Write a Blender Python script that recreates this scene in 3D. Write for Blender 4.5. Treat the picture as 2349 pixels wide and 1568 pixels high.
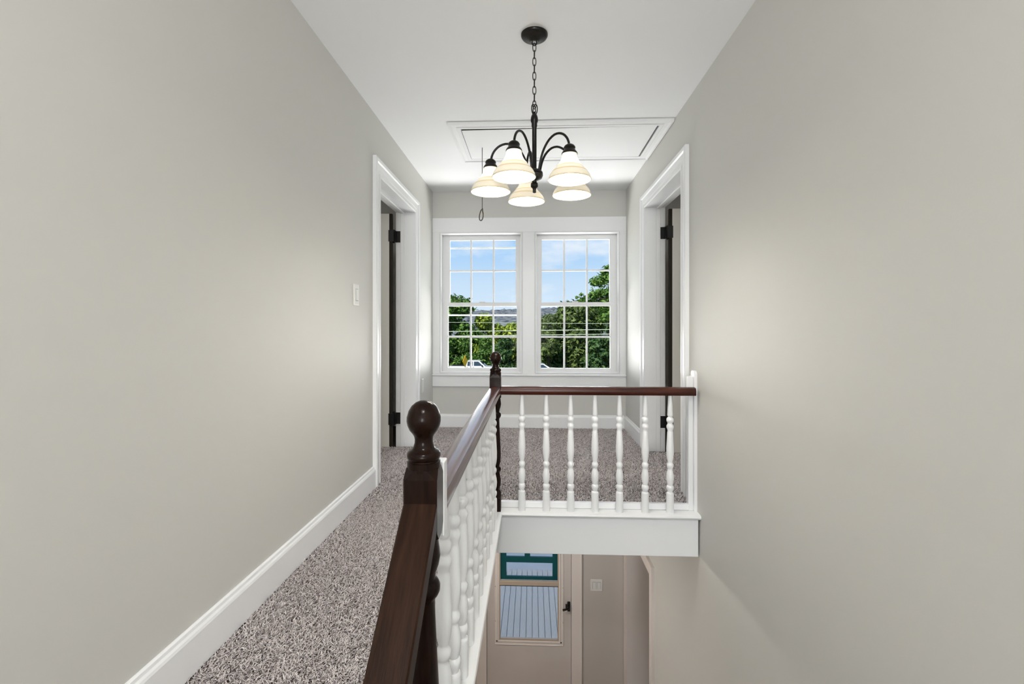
import bpy, bmesh, math, random
import numpy as np
from mathutils import Vector, Matrix, noise

for o in list(bpy.data.objects):
    bpy.data.objects.remove(o, do_unlink=True)
scene = bpy.context.scene
COL = scene.collection
R = math.radians

# ------------------------------------------------------------------ camera
CAM_H = 1.044
cam_d = bpy.data.cameras.new('camera')
cam = bpy.data.objects.new('camera', cam_d)
COL.objects.link(cam)
cam.location = (0, 0, CAM_H)
cam.rotation_euler = (R(90), 0, math.atan(46.5 / 1080.0))
cam_d.sensor_fit = 'HORIZONTAL'
cam_d.sensor_width = 36.0
cam_d.lens = 36.0 * 1080.0 / 2349.0
cam_d.shift_y = -(784.0 - 749.0) / 2349.0
cam_d.clip_start = 0.02
cam_d.clip_end = 3000
scene.camera = cam

# ------------------------------------------------------------------ sky, sun, exposure
scene.view_settings.view_transform = 'Standard'
scene.view_settings.look = 'None'
scene.view_settings.exposure = 0.72
scene.view_settings.gamma = 1.0
scene.view_settings.use_curve_mapping = False

world = bpy.data.worlds.new('sky')
scene.world = world
world.use_nodes = True
nt = world.node_tree
nt.nodes.clear()
def wn(t, **k):
    n = nt.nodes.new(t)
    for a, b in k.items():
        setattr(n, a, b)
    return n
tc = wn('ShaderNodeTexCoord')
sep = wn('ShaderNodeSeparateXYZ')
nt.links.new(tc.outputs['Generated'], sep.inputs[0])
ramp = wn('ShaderNodeValToRGB')
ramp.color_ramp.elements[0].position = 0.0
ramp.color_ramp.elements[0].color = (0.74, 0.86, 0.98, 1)
ramp.color_ramp.elements[1].position = 0.45
ramp.color_ramp.elements[1].color = (.26, .46, .82, 1)
e = ramp.color_ramp.elements.new(0.17)
e.color = (0.385, 0.635, 0.96, 1)
e = ramp.color_ramp.elements.new(0.09)
e.color = (0.60, 0.77, 0.96, 1)
nt.links.new(sep.outputs['Z'], ramp.inputs[0])
mp = wn('ShaderNodeMapping')
mp.inputs['Scale'].default_value = (5.0, 5.0, 15.0)
mp.inputs['Location'].default_value = (0.35, 0.2, 0.9)
nt.links.new(tc.outputs['Generated'], mp.inputs[0])
cn = wn('ShaderNodeTexNoise')
cn.inputs['Scale'].default_value = 1.0
cn.inputs['Detail'].default_value = 6.0
cn.inputs['Roughness'].default_value = 0.55
nt.links.new(mp.outputs[0], cn.inputs['Vector'])
cr = wn('ShaderNodeValToRGB')
cr.color_ramp.elements[0].position = 0.50
cr.color_ramp.elements[0].color = (0, 0, 0, 1)
cr.color_ramp.elements[1].position = 0.68
cr.color_ramp.elements[1].color = (0.85, 0.85, 0.85, 1)
nt.links.new(cn.outputs['Fac'], cr.inputs[0])
mx = wn('ShaderNodeMix', data_type='RGBA')
nt.links.new(cr.outputs[0], mx.inputs[0])
nt.links.new(ramp.outputs[0], mx.inputs[6])
mx.inputs[7].default_value = (0.88, 0.92, 0.98, 1)
bg = wn('ShaderNodeBackground')
bg.inputs['Strength'].default_value = 0.63
nt.links.new(mx.outputs[2], bg.inputs['Color'])
wo = wn('ShaderNodeOutputWorld')
nt.links.new(bg.outputs[0], wo.inputs[0])

sun_d = bpy.data.lights.new('sun', 'SUN')
sun_d.energy = 3.4
sun_d.angle = R(0.6)
sun_d.color = (1.0, 0.95, 0.86)
sun = bpy.data.objects.new('sun', sun_d)
COL.objects.link(sun)
sun.rotation_euler = Vector((0.45, 0.75, -0.85)).to_track_quat('-Z', 'Y').to_euler()

# daylight entering through the two window openings (sky light is too dim at the exposure of the view outside)
WINDOW_POWER = 1.5
for wx in (-.532, .460):
    ld = bpy.data.lights.new('window_daylight', 'AREA')
    ld.shape = 'RECTANGLE'
    ld.size, ld.size_y = .84, 1.42
    ld.energy = WINDOW_POWER
    ld.color = (.94, .97, 1.0)
    lo = bpy.data.objects.new('window_daylight', ld)
    COL.objects.link(lo)
    lo.location = (wx, 5.09, 1.29)
    lo.rotation_euler = (R(90), 0, R(180))
    lo.rotation_euler = Vector((0, -1, 0)).to_track_quat('-Z', 'Y').to_euler()

# added area light up through both windows, standing in for ground bounce
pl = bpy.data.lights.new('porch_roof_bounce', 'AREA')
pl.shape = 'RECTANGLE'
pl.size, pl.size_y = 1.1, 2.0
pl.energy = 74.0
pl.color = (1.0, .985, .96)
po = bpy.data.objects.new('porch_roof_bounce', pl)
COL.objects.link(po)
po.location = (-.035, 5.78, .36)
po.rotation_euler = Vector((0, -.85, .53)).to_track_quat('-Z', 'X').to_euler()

ql = bpy.data.lights.new('sill_bounce', 'AREA')  # second added light, close to the wall, filling the far ceiling
ql.shape = 'RECTANGLE'
ql.size, ql.size_y = .34, 1.9
ql.energy = 1.1
ql.color = (1.0, .985, .96)
qo = bpy.data.objects.new('sill_bounce', ql)
COL.objects.link(qo)
qo.location = (-.035, 5.26, .28)
qo.rotation_euler = Vector((0, -.36, .93)).to_track_quat('-Z', 'X').to_euler()
# fill light added behind the camera, shining in at the added rear window
rl = bpy.data.lights.new('rear_window_daylight', 'AREA')
rl.shape = 'RECTANGLE'
rl.size, rl.size_y = 1.4, 1.7
rl.energy = 84.0
rl.color = (.97, .985, 1.0)
ro = bpy.data.objects.new('rear_window_daylight', rl)
COL.objects.link(ro)
ro.location = (0, -4.80, 1.20)
ro.rotation_euler = Vector((0, 1, 0)).to_track_quat('-Z', 'Z').to_euler()

BULB_STRENGTH = 88.0
DOME_STRENGTH = 68.0
LOWER_STRENGTH = 60.0
ROOM_STRENGTH = 24.0

# ------------------------------------------------------------------ materials
MATS = {}
def mat(name, col=(.8, .8, .8), rough=.5, metal=0, spec=.5, coat=0, coat_rough=.1,
        noise_scale=None, noise_amt=.0, bump=0, bump_scale=60, col2=None, stretch=None,
        emit=None, emit_strength=0):
    m = bpy.data.materials.new(name)
    m.use_nodes = True
    t = m.node_tree
    b = t.nodes['Principled BSDF']
    b.inputs['Base Color'].default_value = (*col, 1)
    b.inputs['Roughness'].default_value = rough
    b.inputs['Metallic'].default_value = metal
    b.inputs['Specular IOR Level'].default_value = spec
    b.inputs['Coat Weight'].default_value = coat
    b.inputs['Coat Roughness'].default_value = coat_rough
    if emit:
        b.inputs['Emission Color'].default_value = (*emit, 1)
        b.inputs['Emission Strength'].default_value = emit_strength
    co = t.nodes.new('ShaderNodeTexCoord')
    vec = co.outputs['Object']
    if stretch:
        mm = t.nodes.new('ShaderNodeMapping')
        mm.inputs['Scale'].default_value = stretch
        t.links.new(vec, mm.inputs[0])
        vec = mm.outputs[0]
    if col2 and noise_scale:
        n = t.nodes.new('ShaderNodeTexNoise')
        n.inputs['Scale'].default_value = noise_scale
        n.inputs['Detail'].default_value = 5
        t.links.new(vec, n.inputs['Vector'])
        r = t.nodes.new('ShaderNodeValToRGB')
        r.color_ramp.elements[0].position = .5 - noise_amt
        r.color_ramp.elements[1].position = .5 + noise_amt
        r.color_ramp.elements[0].color = (*col, 1)
        r.color_ramp.elements[1].color = (*col2, 1)
        t.links.new(n.outputs['Fac'], r.inputs[0])
        t.links.new(r.outputs[0], b.inputs['Base Color'])
    if bump:
        n = t.nodes.new('ShaderNodeTexNoise')
        n.inputs['Scale'].default_value = bump_scale
        n.inputs['Detail'].default_value = 3
        t.links.new(vec, n.inputs['Vector'])
        bm_ = t.nodes.new('ShaderNodeBump')
        bm_.inputs['Strength'].default_value = bump
        bm_.inputs['Distance'].default_value = .002
        t.links.new(n.outputs['Fac'], bm_.inputs['Height'])
        t.links.new(bm_.outputs[0], b.inputs['Normal'])
        if coat:
            t.links.new(bm_.outputs[0], b.inputs['Coat Normal'])
    MATS[name] = m
    return m

def island_mat(name, cols, rough=.7, spec=.2, trans=0.0):
    """colour that varies from piece to piece (random per mesh island)"""
    m = bpy.data.materials.new(name)
    m.use_nodes = True
    t = m.node_tree
    b = t.nodes['Principled BSDF']
    b.inputs['Roughness'].default_value = rough
    b.inputs['Specular IOR Level'].default_value = spec
    g = t.nodes.new('ShaderNodeNewGeometry')
    r = t.nodes.new('ShaderNodeValToRGB')
    els = r.color_ramp.elements
    while len(els) < len(cols):
        els.new(.5)
    for i, c in enumerate(cols):
        els[i].position = i / (len(cols) - 1)
        els[i].color = (*c, 1)
    t.links.new(g.outputs['Random Per Island'], r.inputs[0])
    t.links.new(r.outputs[0], b.inputs['Base Color'])
    if trans:
        tr = t.nodes.new('ShaderNodeBsdfTranslucent')
        t.links.new(r.outputs[0], tr.inputs['Color'])
        ms = t.nodes.new('ShaderNodeMixShader')
        ms.inputs[0].default_value = trans
        t.links.new(b.outputs[0], ms.inputs[1])
        t.links.new(tr.outputs[0], ms.inputs[2])
        t.links.new(ms.outputs[0], t.nodes['Material Output'].inputs[0])
    MATS[name] = m
    return m

mat('wall_paint', (.65, .640, .605), .55, spec=.35, bump=.08, bump_scale=140)
mat('lower_wall_paint', (.60, .555, .515), .6, spec=.3, bump=.08, bump_scale=140)
mat('ceiling_paint', (.90, .90, .905), .7, spec=.3)
mat('white_gloss', (.90, .903, .908), .32, spec=.5, bump=.05, bump_scale=18)
mat('white_trim', (.90, .905, .91), .38, spec=.5, bump=.10, bump_scale=12, stretch=(1, 6, 6))
mat('window_white', (.86, .86, .86), .4, spec=.4)
mat('door_cream', (.80, .785, .735), .5, spec=.3)
mat('front_door_paint', (.66, .61, .57), .45, spec=.35, noise_scale=3, noise_amt=.25, col2=(.61, .56, .525))
mat('front_casing_paint', (.80, .735, .685), .45, spec=.35)
mat('walnut', (.0062, .0028, .0018), .2, spec=.14, coat=0, coat_rough=.18, noise_scale=9, noise_amt=.22,
    col2=(.017, .0072, .0045), stretch=(9, 9, 1.1), bump=.10, bump_scale=30)
mat('walnut_rail', (.011, .0046, .0025), .36, spec=.10, coat=0, coat_rough=.3, noise_scale=9, noise_amt=.25,
    col2=(.034, .0155, .0085), stretch=(9, 1.0, 1.0), bump=.15, bump_scale=30)
mat('mahogany', (.038, .0085, .0045), .25, spec=.45, coat=.35, coat_rough=.14, noise_scale=7, noise_amt=.25,
    col2=(.075, .018, .009), stretch=(6, 1, 6), bump=.22, bump_scale=14)
mat('mahogany_x', (.032, .007, .0038), .25, spec=.28, coat=.0, coat_rough=.16, noise_scale=7, noise_amt=.25,
    col2=(.062, .015, .008), stretch=(1, 6, 6), bump=.15, bump_scale=14)
mat('black_iron', (.005, .0045, .004), .3, metal=.0, spec=.3, noise_scale=60, noise_amt=.2, col2=(.014, .011, .009))
mat('black_hinge', (.008, .008, .008), .45, spec=.4)
mat('plastic_white', (.80, .79, .76), .3, spec=.5)
mat('teal_paint', (.004, .085, .095), .45, spec=.4)
mat('brass_strip', (.50, .41, .32), .4, spec=.4)
mat('cord', (.10, .085, .07), .8)
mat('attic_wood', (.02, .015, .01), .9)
mat('porch_wood', (.58, .50, .43), .75, spec=.2, noise_scale=12, noise_amt=.3, col2=(.70, .61, .53), stretch=(6, .7, 1), bump=.3, bump_scale=20)
mat('concrete', (.56, .52, .48), .9, spec=.1, noise_scale=4, noise_amt=.3, col2=(.66, .62, .58))
mat('asphalt', (.07, .07, .072), .9, spec=.1, noise_scale=2, noise_amt=.3, col2=(.11, .11, .11))
mat('lawn', (.05, .10, .022), .9, spec=.1, noise_scale=.6, noise_amt=.25, col2=(.10, .15, .04))
mat('bark', (.055, .042, .032), .9, spec=.1, noise_scale=5, noise_amt=.3, col2=(.10, .08, .065), stretch=(4, 4, .6))
mat('hill_forest', (.060, .068, .085), .95, spec=.0, noise_scale=.30, noise_amt=.13, col2=(.20, .215, .22))  # haze of distance put into the forest colour
mat('car_white', (.78, .79, .80), .2, spec=.5, coat=.5)
mat('car_glass', (.03, .05, .07), .08, spec=.6)
mat('rubber', (.012, .012, .012), .8, spec=.2)
mat('chrome', (.6, .6, .6), .15, metal=1)
mat('sign_yellow', (.95, .50, .015), .45, spec=.3)
mat('steel', (.35, .35, .35), .45, metal=.8)
mat('cable_grey', (.62, .68, .50), .7)
mat('bulb_lit', (.9, .9, .9), .4, emit=(1.0, .965, .91), emit_strength=BULB_STRENGTH)
mat('dome_lit', (.9, .9, .9), .4, emit=(1.0, .985, .96), emit_strength=DOME_STRENGTH)
mat('room_dome_lit', (.9, .9, .9), .4, emit=(1.0, .97, .92), emit_strength=ROOM_STRENGTH)
mat('lower_dome_lit', (.9, .9, .9), .4, emit=(1.0, .92, .85), emit_strength=LOWER_STRENGTH)
island_mat('carpet_pile', [(.30, .255, .245), (.70, .625, .61), (.85, .775, .76), (.95, .885, .87)], .9, .1)
mat('carpet_back', (.10, .085, .082), .95, spec=.05)
island_mat('leaf_dark', [(.025, .065, .022), (.055, .125, .035), (.11, .20, .05)], .6, .3, .2)
island_mat('leaf_mid', [(.04, .10, .02), (.10, .21, .035), (.19, .32, .06)], .6, .3, .25)
island_mat('leaf_yellow', [(.11, .17, .02), (.28, .37, .04), (.48, .54, .07)], .6, .3, .25)
island_mat('leaf_olive', [(.045, .08, .022), (.11, .17, .04), (.21, .27, .075)], .6, .3, .25)

def glass_mat(name, tint=(1, 1, 1), refl=.06):
    m = bpy.data.materials.new(name)
    m.use_nodes = True
    t = m.node_tree
    t.nodes.remove(t.nodes['Principled BSDF'])
    tr = t.nodes.new('ShaderNodeBsdfTransparent')
    tr.inputs[0].default_value = (*tint, 1)
    gl = t.nodes.new('ShaderNodeBsdfGlossy')
    gl.inputs['Roughness'].default_value = .02
    fr = t.nodes.new('ShaderNodeFresnel')
    fr.inputs['IOR'].default_value = 1.07
    ms = t.nodes.new('ShaderNodeMixShader')
    t.links.new(fr.outputs[0], ms.inputs[0])
    t.links.new(tr.outputs[0], ms.inputs[1])
    t.links.new(gl.outputs[0], ms.inputs[2])
    t.links.new(ms.outputs[0], t.nodes['Material Output'].inputs[0])
    MATS[name] = m
glass_mat('window_glass', (.97, .98, .98))

def shade_mat():
    m = bpy.data.materials.new('shade_glass')
    m.use_nodes = True
    t = m.node_tree
    b = t.nodes['Principled BSDF']
    b.inputs['Base Color'].default_value = (.86, .78, .60, 1)
    b.inputs['Roughness'].default_value = .25
    co = t.nodes.new('ShaderNodeTexCoord')
    sx = t.nodes.new('ShaderNodeSeparateXYZ')
    t.links.new(co.outputs['Object'], sx.inputs[0])
    # amber bands of the glass, by height along the bell (local z, 0 at the rim)
    r = t.nodes.new('ShaderNodeValToRGB')
    mr = t.nodes.new('ShaderNodeMapRange')
    mr.inputs['From Min'].default_value = 0
    mr.inputs['From Max'].default_value = .12
    t.links.new(sx.outputs['Z'], mr.inputs[0])
    t.links.new(mr.outputs[0], r.inputs[0])
    pale = (.86, .80, .66, 1); amber = (.74, .54, .27, 1)
    els = r.color_ramp.elements
    els[0].position = 0; els[0].color = (.80, .66, .42, 1)
    els[1].position = 1; els[1].color = pale
    for p, c in ((.06, pale), (.24, pale), (.27, amber), (.32, pale), (.42, pale), (.45, amber), (.50, pale)):
        el = els.new(p); el.color = c
    n = t.nodes.new('ShaderNodeTexNoise')
    n.inputs['Scale'].default_value = 30
    t.links.new(co.outputs['Object'], n.inputs['Vector'])
    t.links.new(r.outputs[0], b.inputs['Base Color'])
    tr = t.nodes.new('ShaderNodeBsdfTranslucent')
    t.links.new(r.outputs[0], tr.inputs['Color'])
    ms = t.nodes.new('ShaderNodeMixShader')
    ms.inputs[0].default_value = .022
    t.links.new(b.outputs[0], ms.inputs[1])
    t.links.new(tr.outputs[0], ms.inputs[2])
    t.links.new(ms.outputs[0], t.nodes['Material Output'].inputs[0])
    MATS['shade_glass'] = m
shade_mat()

# ------------------------------------------------------------------ helpers
def tag(o, label=None, cat=None, group=None, kind=None):
    if label: o['label'] = label
    if cat: o['category'] = cat
    if group: o['group'] = group
    if kind: o['kind'] = kind
    return o

def empty(name, loc=(0, 0, 0)):
    o = bpy.data.objects.new(name, None)
    o.empty_display_size = .05
    o.location = loc
    COL.objects.link(o)
    return o

def wloc(p):
    v = Vector((0, 0, 0))
    while p is not None:
        v += Vector(p.location)
        p = p.parent
    return v

def link(name, me, m, parent=None, smooth=False, origin=None):
    """mesh given in world coordinates -> object under parent, origin at `origin` (world)"""
    base = wloc(parent)
    org = Vector(origin) if origin is not None else base
    if org.length:
        me.transform(Matrix.Translation(-org))
    o = bpy.data.objects.new(name, me)
    o.location = org - base
    if parent is not None:
        o.parent = parent
    COL.objects.link(o)
    me.materials.append(MATS[m])
    if smooth:
        me.polygons.foreach_set('use_smooth', [True] * len(me.polygons))
        if smooth != 'full':
            me.set_sharp_from_angle(angle=R(38))
    return o

class MB:
    """collects shapes into one bmesh (world coordinates)"""
    def __init__(s):
        s.bm = bmesh.new()
    def box(s, x0, x1, y0, y1, z0, z1, bev=0, seg=1):
        r = bmesh.ops.create_cube(s.bm, size=1)
        vs = r['verts']
        for v in vs:
            v.co = Vector(((x0 + x1) / 2 + v.co.x * (x1 - x0), (y0 + y1) / 2 + v.co.y * (y1 - y0), (z0 + z1) / 2 + v.co.z * (z1 - z0)))
        if bev:
            es = list({e for v in vs for e in v.link_edges})
            bmesh.ops.bevel(s.bm, geom=es, offset=bev, segments=seg, affect='EDGES', profile=.5)
        return s
    def lathe(s, prof, c=(0, 0, 0), seg=24, axis='z', cap=True):
        rings = []
        for r, h in prof:
            ring = []
            for i in range(seg):
                a = 2 * math.pi * i / seg
                if axis == 'z': p = (c[0] + r * math.cos(a), c[1] + r * math.sin(a), c[2] + h)
                elif axis == 'y': p = (c[0] + r * math.cos(a), c[1] + h, c[2] + r * math.sin(a))
                else: p = (c[0] + h, c[1] + r * math.cos(a), c[2] + r * math.sin(a))
                ring.append(s.bm.verts.new(p))
            rings.append(ring)
        fs = []
        for a, b in zip(rings, rings[1:]):
            for i in range(seg):
                fs.append(s.bm.faces.new((a[i], a[(i + 1) % seg], b[(i + 1) % seg], b[i])))
        if cap:
            fs.append(s.bm.faces.new(rings[0])); fs.append(s.bm.faces.new(rings[-1]))
        return s
    def tube(s, pts, rad, sides=8, closed=False, cap=True):
        pts = [Vector(p) for p in pts]
        n = len(pts)
        rads = rad if isinstance(rad, (list, tuple)) else [rad] * n
        tang = []
        for i in range(n):
            a = pts[(i - 1) % n] if (closed or i > 0) else pts[i]
            b = pts[(i + 1) % n] if (closed or i < n - 1) else pts[i]
            tang.append((b - a).normalized())
        up = Vector((0, 0, 1)) if abs(tang[0].z) < .9 else Vector((1, 0, 0))
        nv = tang[0].cross(up).normalized()
        rings = []
        for i in range(n):
            nv = (nv - tang[i] * nv.dot(tang[i])).normalized()
            bv = tang[i].cross(nv)
            rings.append([s.bm.verts.new(pts[i] + (nv * math.cos(2 * math.pi * k / sides) + bv * math.sin(2 * math.pi * k / sides)) * rads[i]) for k in range(sides)])
        rng = range(n) if closed else range(n - 1)
        for i in rng:
            a, b = rings[i], rings[(i + 1) % n]
            off = 0
            if closed and i == n - 1:
                d = [(a[0].co - b[k].co).length for k in range(sides)]
                off = d.index(min(d))
            for k in range(sides):
                s.bm.faces.new((a[k], a[(k + 1) % sides], b[(k + 1 + off) % sides], b[(k + off) % sides]))
        if cap and not closed:
            s.bm.faces.new(rings[0]); s.bm.faces.new(rings[-1])
        return s
    def prism(s, poly, fn, d0, d1):
        """polygon in 2D extruded: fn(u, v, d) -> 3D"""
        a = [s.bm.verts.new(fn(u, v, d0)) for u, v in poly]
        b = [s.bm.verts.new(fn(u, v, d1)) for u, v in poly]
        s.bm.faces.new(a); s.bm.faces.new(b)
        for i in range(len(poly)):
            j = (i + 1) % len(poly)
            s.bm.faces.new((a[i], a[j], b[j], b[i]))
        return s
    def moulding(s, path, prof, fn, closed=False):
        """sweep a profile (o, h) along a mitred path in a plane; o to the left of the path, fn(u, v, h) -> 3D"""
        n = len(path)
        P = [Vector(p) for p in path]
        rings = []
        for i in range(n):
            dirs = []
            if closed or i > 0: dirs.append((P[i] - P[(i - 1) % n]).normalized())
            if closed or i < n - 1: dirs.append((P[(i + 1) % n] - P[i]).normalized())
            ns = [Vector((-d.y, d.x)) for d in dirs]
            if len(ns) == 2:
                m = (ns[0] + ns[1]).normalized()
                m = m / max(.2, m.dot(ns[0]))
            else:
                m = ns[0]
            rings.append([s.bm.verts.new(fn(P[i].x + m.x * o, P[i].y + m.y * o, h)) for o, h in prof])
        k = len(prof)
        for i in (range(n) if closed else range(n - 1)):
            a, b = rings[i], rings[(i + 1) % n]
            for j in range(k):
                s.bm.faces.new((a[j], a[(j + 1) % k], b[(j + 1) % k], b[j]))
        if not closed:
            s.bm.faces.new(rings[0]); s.bm.faces.new(rings[-1])
        return s
    def panel(s, fn, u0, u1, v0, v1, d0, d1, holes=()):
        """slab with rectangular holes, cut into boxes; fn(u, v, d) -> 3D"""
        us = sorted({u0, u1, *[h[0] for h in holes], *[h[1] for h in holes]})
        vs = sorted({v0, v1, *[h[2] for h in holes], *[h[3] for h in holes]})
        us = [u for u in us if u0 <= u <= u1]; vs = [v for v in vs if v0 <= v <= v1]
        nu, nv = len(us) - 1, len(vs) - 1
        solid = [[True] * nv for _ in range(nu)]
        for i in range(nu):
            for j in range(nv):
                cu, cv = (us[i] + us[i + 1]) / 2, (vs[j] + vs[j + 1]) / 2
                for h in holes:
                    if h[0] < cu < h[1] and h[2] < cv < h[3]: solid[i][j] = False
        V = {}
        def vert(i, j, k):
            if (i, j, k) not in V: V[(i, j, k)] = s.bm.verts.new(fn(us[i], vs[j], (d0, d1)[k]))
            return V[(i, j, k)]
        for i in range(nu):
            for j in range(nv):
                if not solid[i][j]: continue
                for k in (0, 1):
                    s.bm.faces.new([vert(i, j, k), vert(i + 1, j, k), vert(i + 1, j + 1, k), vert(i, j + 1, k)])
                for (di, dj, e) in ((-1, 0, ((0, 0), (0, 1))), (1, 0, ((1, 0), (1, 1))), (0, -1, ((0, 0), (1, 0))), (0, 1, ((0, 1), (1, 1)))):
                    ii, jj = i + di, j + dj
                    if 0 <= ii < nu and 0 <= jj < nv and solid[ii][jj]: continue
                    (a, b), (c, d) = e
                    s.bm.faces.new([vert(i + a, j + b, 0), vert(i + c, j + d, 0), vert(i + c, j + d, 1), vert(i + a, j + b, 1)])
        return s
    def mesh(s, name='m'):
        bmesh.ops.recalc_face_normals(s.bm, faces=s.bm.faces)
        me = bpy.data.meshes.new(name)
        s.bm.to_mesh(me)
        s.bm.free()
        return me
    def build(s, name, m, parent=None, smooth=False, origin=None):
        return link(name, s.mesh(name), m, parent, smooth, origin)

def inst(src, parent, dloc):
    c = src.copy()
    COL.objects.link(c)
    c.parent = parent
    c.location = dloc
    return c

YZ = lambda X: (lambda u, v, d: (X + d, u, v))       # plane x = X, (u, v) = (y, z)
XZ = lambda Y: (lambda u, v, d: (u, Y + d, v))       # plane y = Y, (u, v) = (x, z)
XY = lambda Z: (lambda u, v, d: (u, v, Z + d))       # plane z = Z
def struct(o, label, cat):
    return tag(o, label, cat, kind='structure')

# ------------------------------------------------------------------ the place: main dimensions
XL, XR, YB, H, T = -1.04, .962, 4.89, 2.45, .16
ZF = -.012            # carpet backing level (pile tips at about 0)
ZL = -2.90            # lower floor
YF = -4.60            # wall behind the camera
RAILX, RAILY = -.216, 2.77
LD = (3.145, 4.10)    # left doorway along y
RD = (3.05, 4.03)     # right doorway along y
LRD = (3.86, 4.83)    # lower right doorway along y
DT = 2.05             # doorway head
LRT = -.96
WL = (-.965, -.100)   # left window opening in x
WR = (.024, .896)
WZ = (.557, 2.025)
FD = (-.475, .405)    # front door opening
FDT = -.86

J = .022              # jamb board thickness
o = MB().panel(YZ(XL), YF - T, YB + T, ZL, H, -T, 0, [(LD[0] - J, LD[1] + J, ZF, DT + J)]).build('wall_left', 'wall_paint')
struct(o, 'greige painted left wall of the hallway with one doorway', 'wall')
o = MB().panel(YZ(XR), YF - T, YB + T, ZL, H, 0, T, [(RD[0] - J, RD[1] + J, ZF, DT + J), (LRD[0] - J, LRD[1] + J, ZL, LRT + J)]).build('wall_right', 'wall_paint')
struct(o, 'greige painted right wall running down into the stairwell', 'wall')
o = MB().panel(XZ(YB), XL, XR, -.29, H, 0, T, [(WL[0] - .01, WL[1] + .01, WZ[0] - .02, WZ[1] + .01), (WR[0] - .01, WR[1] + .01, WZ[0] - .02, WZ[1] + .01)]).build('wall_back', 'wall_paint')
struct(o, 'end wall of the upstairs hall around the pair of windows', 'wall')
o = MB().panel(XZ(YB), XL, XR, ZL, -.29, 0, T, [(FD[0] - J, FD[1] + J, ZL, FDT + J)]).build('wall_back_lower', 'lower_wall_paint')
struct(o, 'taupe downstairs wall around the entrance door', 'wall')
o = MB().panel(XZ(YF), XL, XR, ZL, H, -T, 0, [(-.72, .72, .33, 2.07)]).build('wall_front', 'wall_paint')
struct(o, 'greige wall behind the stair landing', 'wall')
HX = (-.505, .895); HY = (3.30, 3.89)
o = MB().panel(XY(H), XL - T, XR + T, YF - T, YB + T, 0, .15, [(HX[0], HX[1], HY[0], HY[1])]).build('ceiling', 'ceiling_paint')
struct(o, 'flat white ceiling over the stairwell and hall', 'ceiling')
o = MB().panel(XY(H + .15), HX[0] - .1, HX[1] + .1, HY[0] - .1, HY[1] + .1, 0, .1).build('trim_attic_cover', 'attic_wood')
struct(o, 'dark boards above the attic hatch', 'attic')

# upstairs floor (carpet backing), L-shaped, open over the stairs
FX, FY, NX = -.222, 2.75, -.175
m = MB()
m.box(XL - T, FX, .897, YB, -.278, ZF)
m.box(FX, XR + T, FY + .06, YB, -.278, ZF)
floor = m.build('floor', 'carpet_back')
struct(floor, 'taupe carpeted upstairs hall floor beside the stairwell', 'floor')
o = MB().box(XL, XR, YF, YB, ZL - .1, ZL).build('floor_lower', 'porch_wood')
struct(o, 'downstairs entrance hall floor', 'floor')

# rooms beyond the two upstairs doorways
def room(name, x0, x1, y0, y1, side):
    m = MB()
    m.box(x0, x1, y0 - .1, y0, ZF, H); m.box(x0, x1, y1, y1 + .1, ZF, H)
    if side < 0: m.box(x0 - .1, x0, y0 - .1, y1 + .1, ZF, H)
    else: m.box(x1, x1 + .1, y0 - .1, y1 + .1, ZF, H)
    struct(m.build('wall_' + name, 'wall_paint'), 'painted walls of the side room beyond the %s doorway' % name.split('_')[0], 'wall')
    struct(MB().box(x0, x1, y0, y1, ZF - .15, ZF).build('floor_' + name, 'carpet_back'), 'carpeted floor of the side room beyond the %s doorway' % name.split('_')[0], 'floor')
    struct(MB().box(x0 - .1, x1 + .1, y0 - .1, y1 + .1, H, H + .1).build('ceiling_' + name, 'ceiling_paint'), 'ceiling of the side room beyond the %s doorway' % name.split('_')[0], 'ceiling')
room('left_room', -3.6, XL - T, 1.9, YB + T - .1, -1)
room('right_room', XR + T, 3.5, 1.9, YB + T - .1, 1)
m = MB()
m.box(XR + T, 3.2, 2.9, 3.0, ZL, -.3); m.box(XR + T, 3.2, YB + .06, YB + T, ZL, -.3); m.box(3.2, 3.3, 2.9, YB + T, ZL, -.3)
m.box(XR + T, 3.3, 2.9, YB + T, ZL - .1, ZL); m.box(XR + T, 3.3, 2.9, YB + T, -.3, -.2)
struct(m.build('wall_lower_room', 'lower_wall_paint'), 'dim downstairs room beyond the lower right doorway', 'wall')

# ------------------------------------------------------------------ stairs (below and behind the camera)
ST = empty('trim_stairs', (0, .445, -.57))
struct(ST, 'carpeted stairs turning at a landing below the railing', 'stairs')
MB().box(XL, XR, YF, .445, -.72, -.57).build('landing', 'carpet_back', ST)
for k in range(2):
    MB().box(XL, FX, .671 - .226 * k, .897 - .226 * k, -.72, -.19 * (k + 1), .012, 2).build('step', 'carpet_back', ST)
for k in range(11):
    z = -.57 - .194 * (k + 1)
    MB().box(FX, XR, .445 + .226 * k, .671 + .226 * k + .02, z - .22, z, .012, 2).build('step', 'carpet_back', ST)
o = MB().box(FX - .1, FX, -.6, 1.75, ZL, -.29).build('wall_stairwell', 'wall_paint')
struct(o, 'wall under the upstairs hall beside the lower stairs', 'wall')

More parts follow.
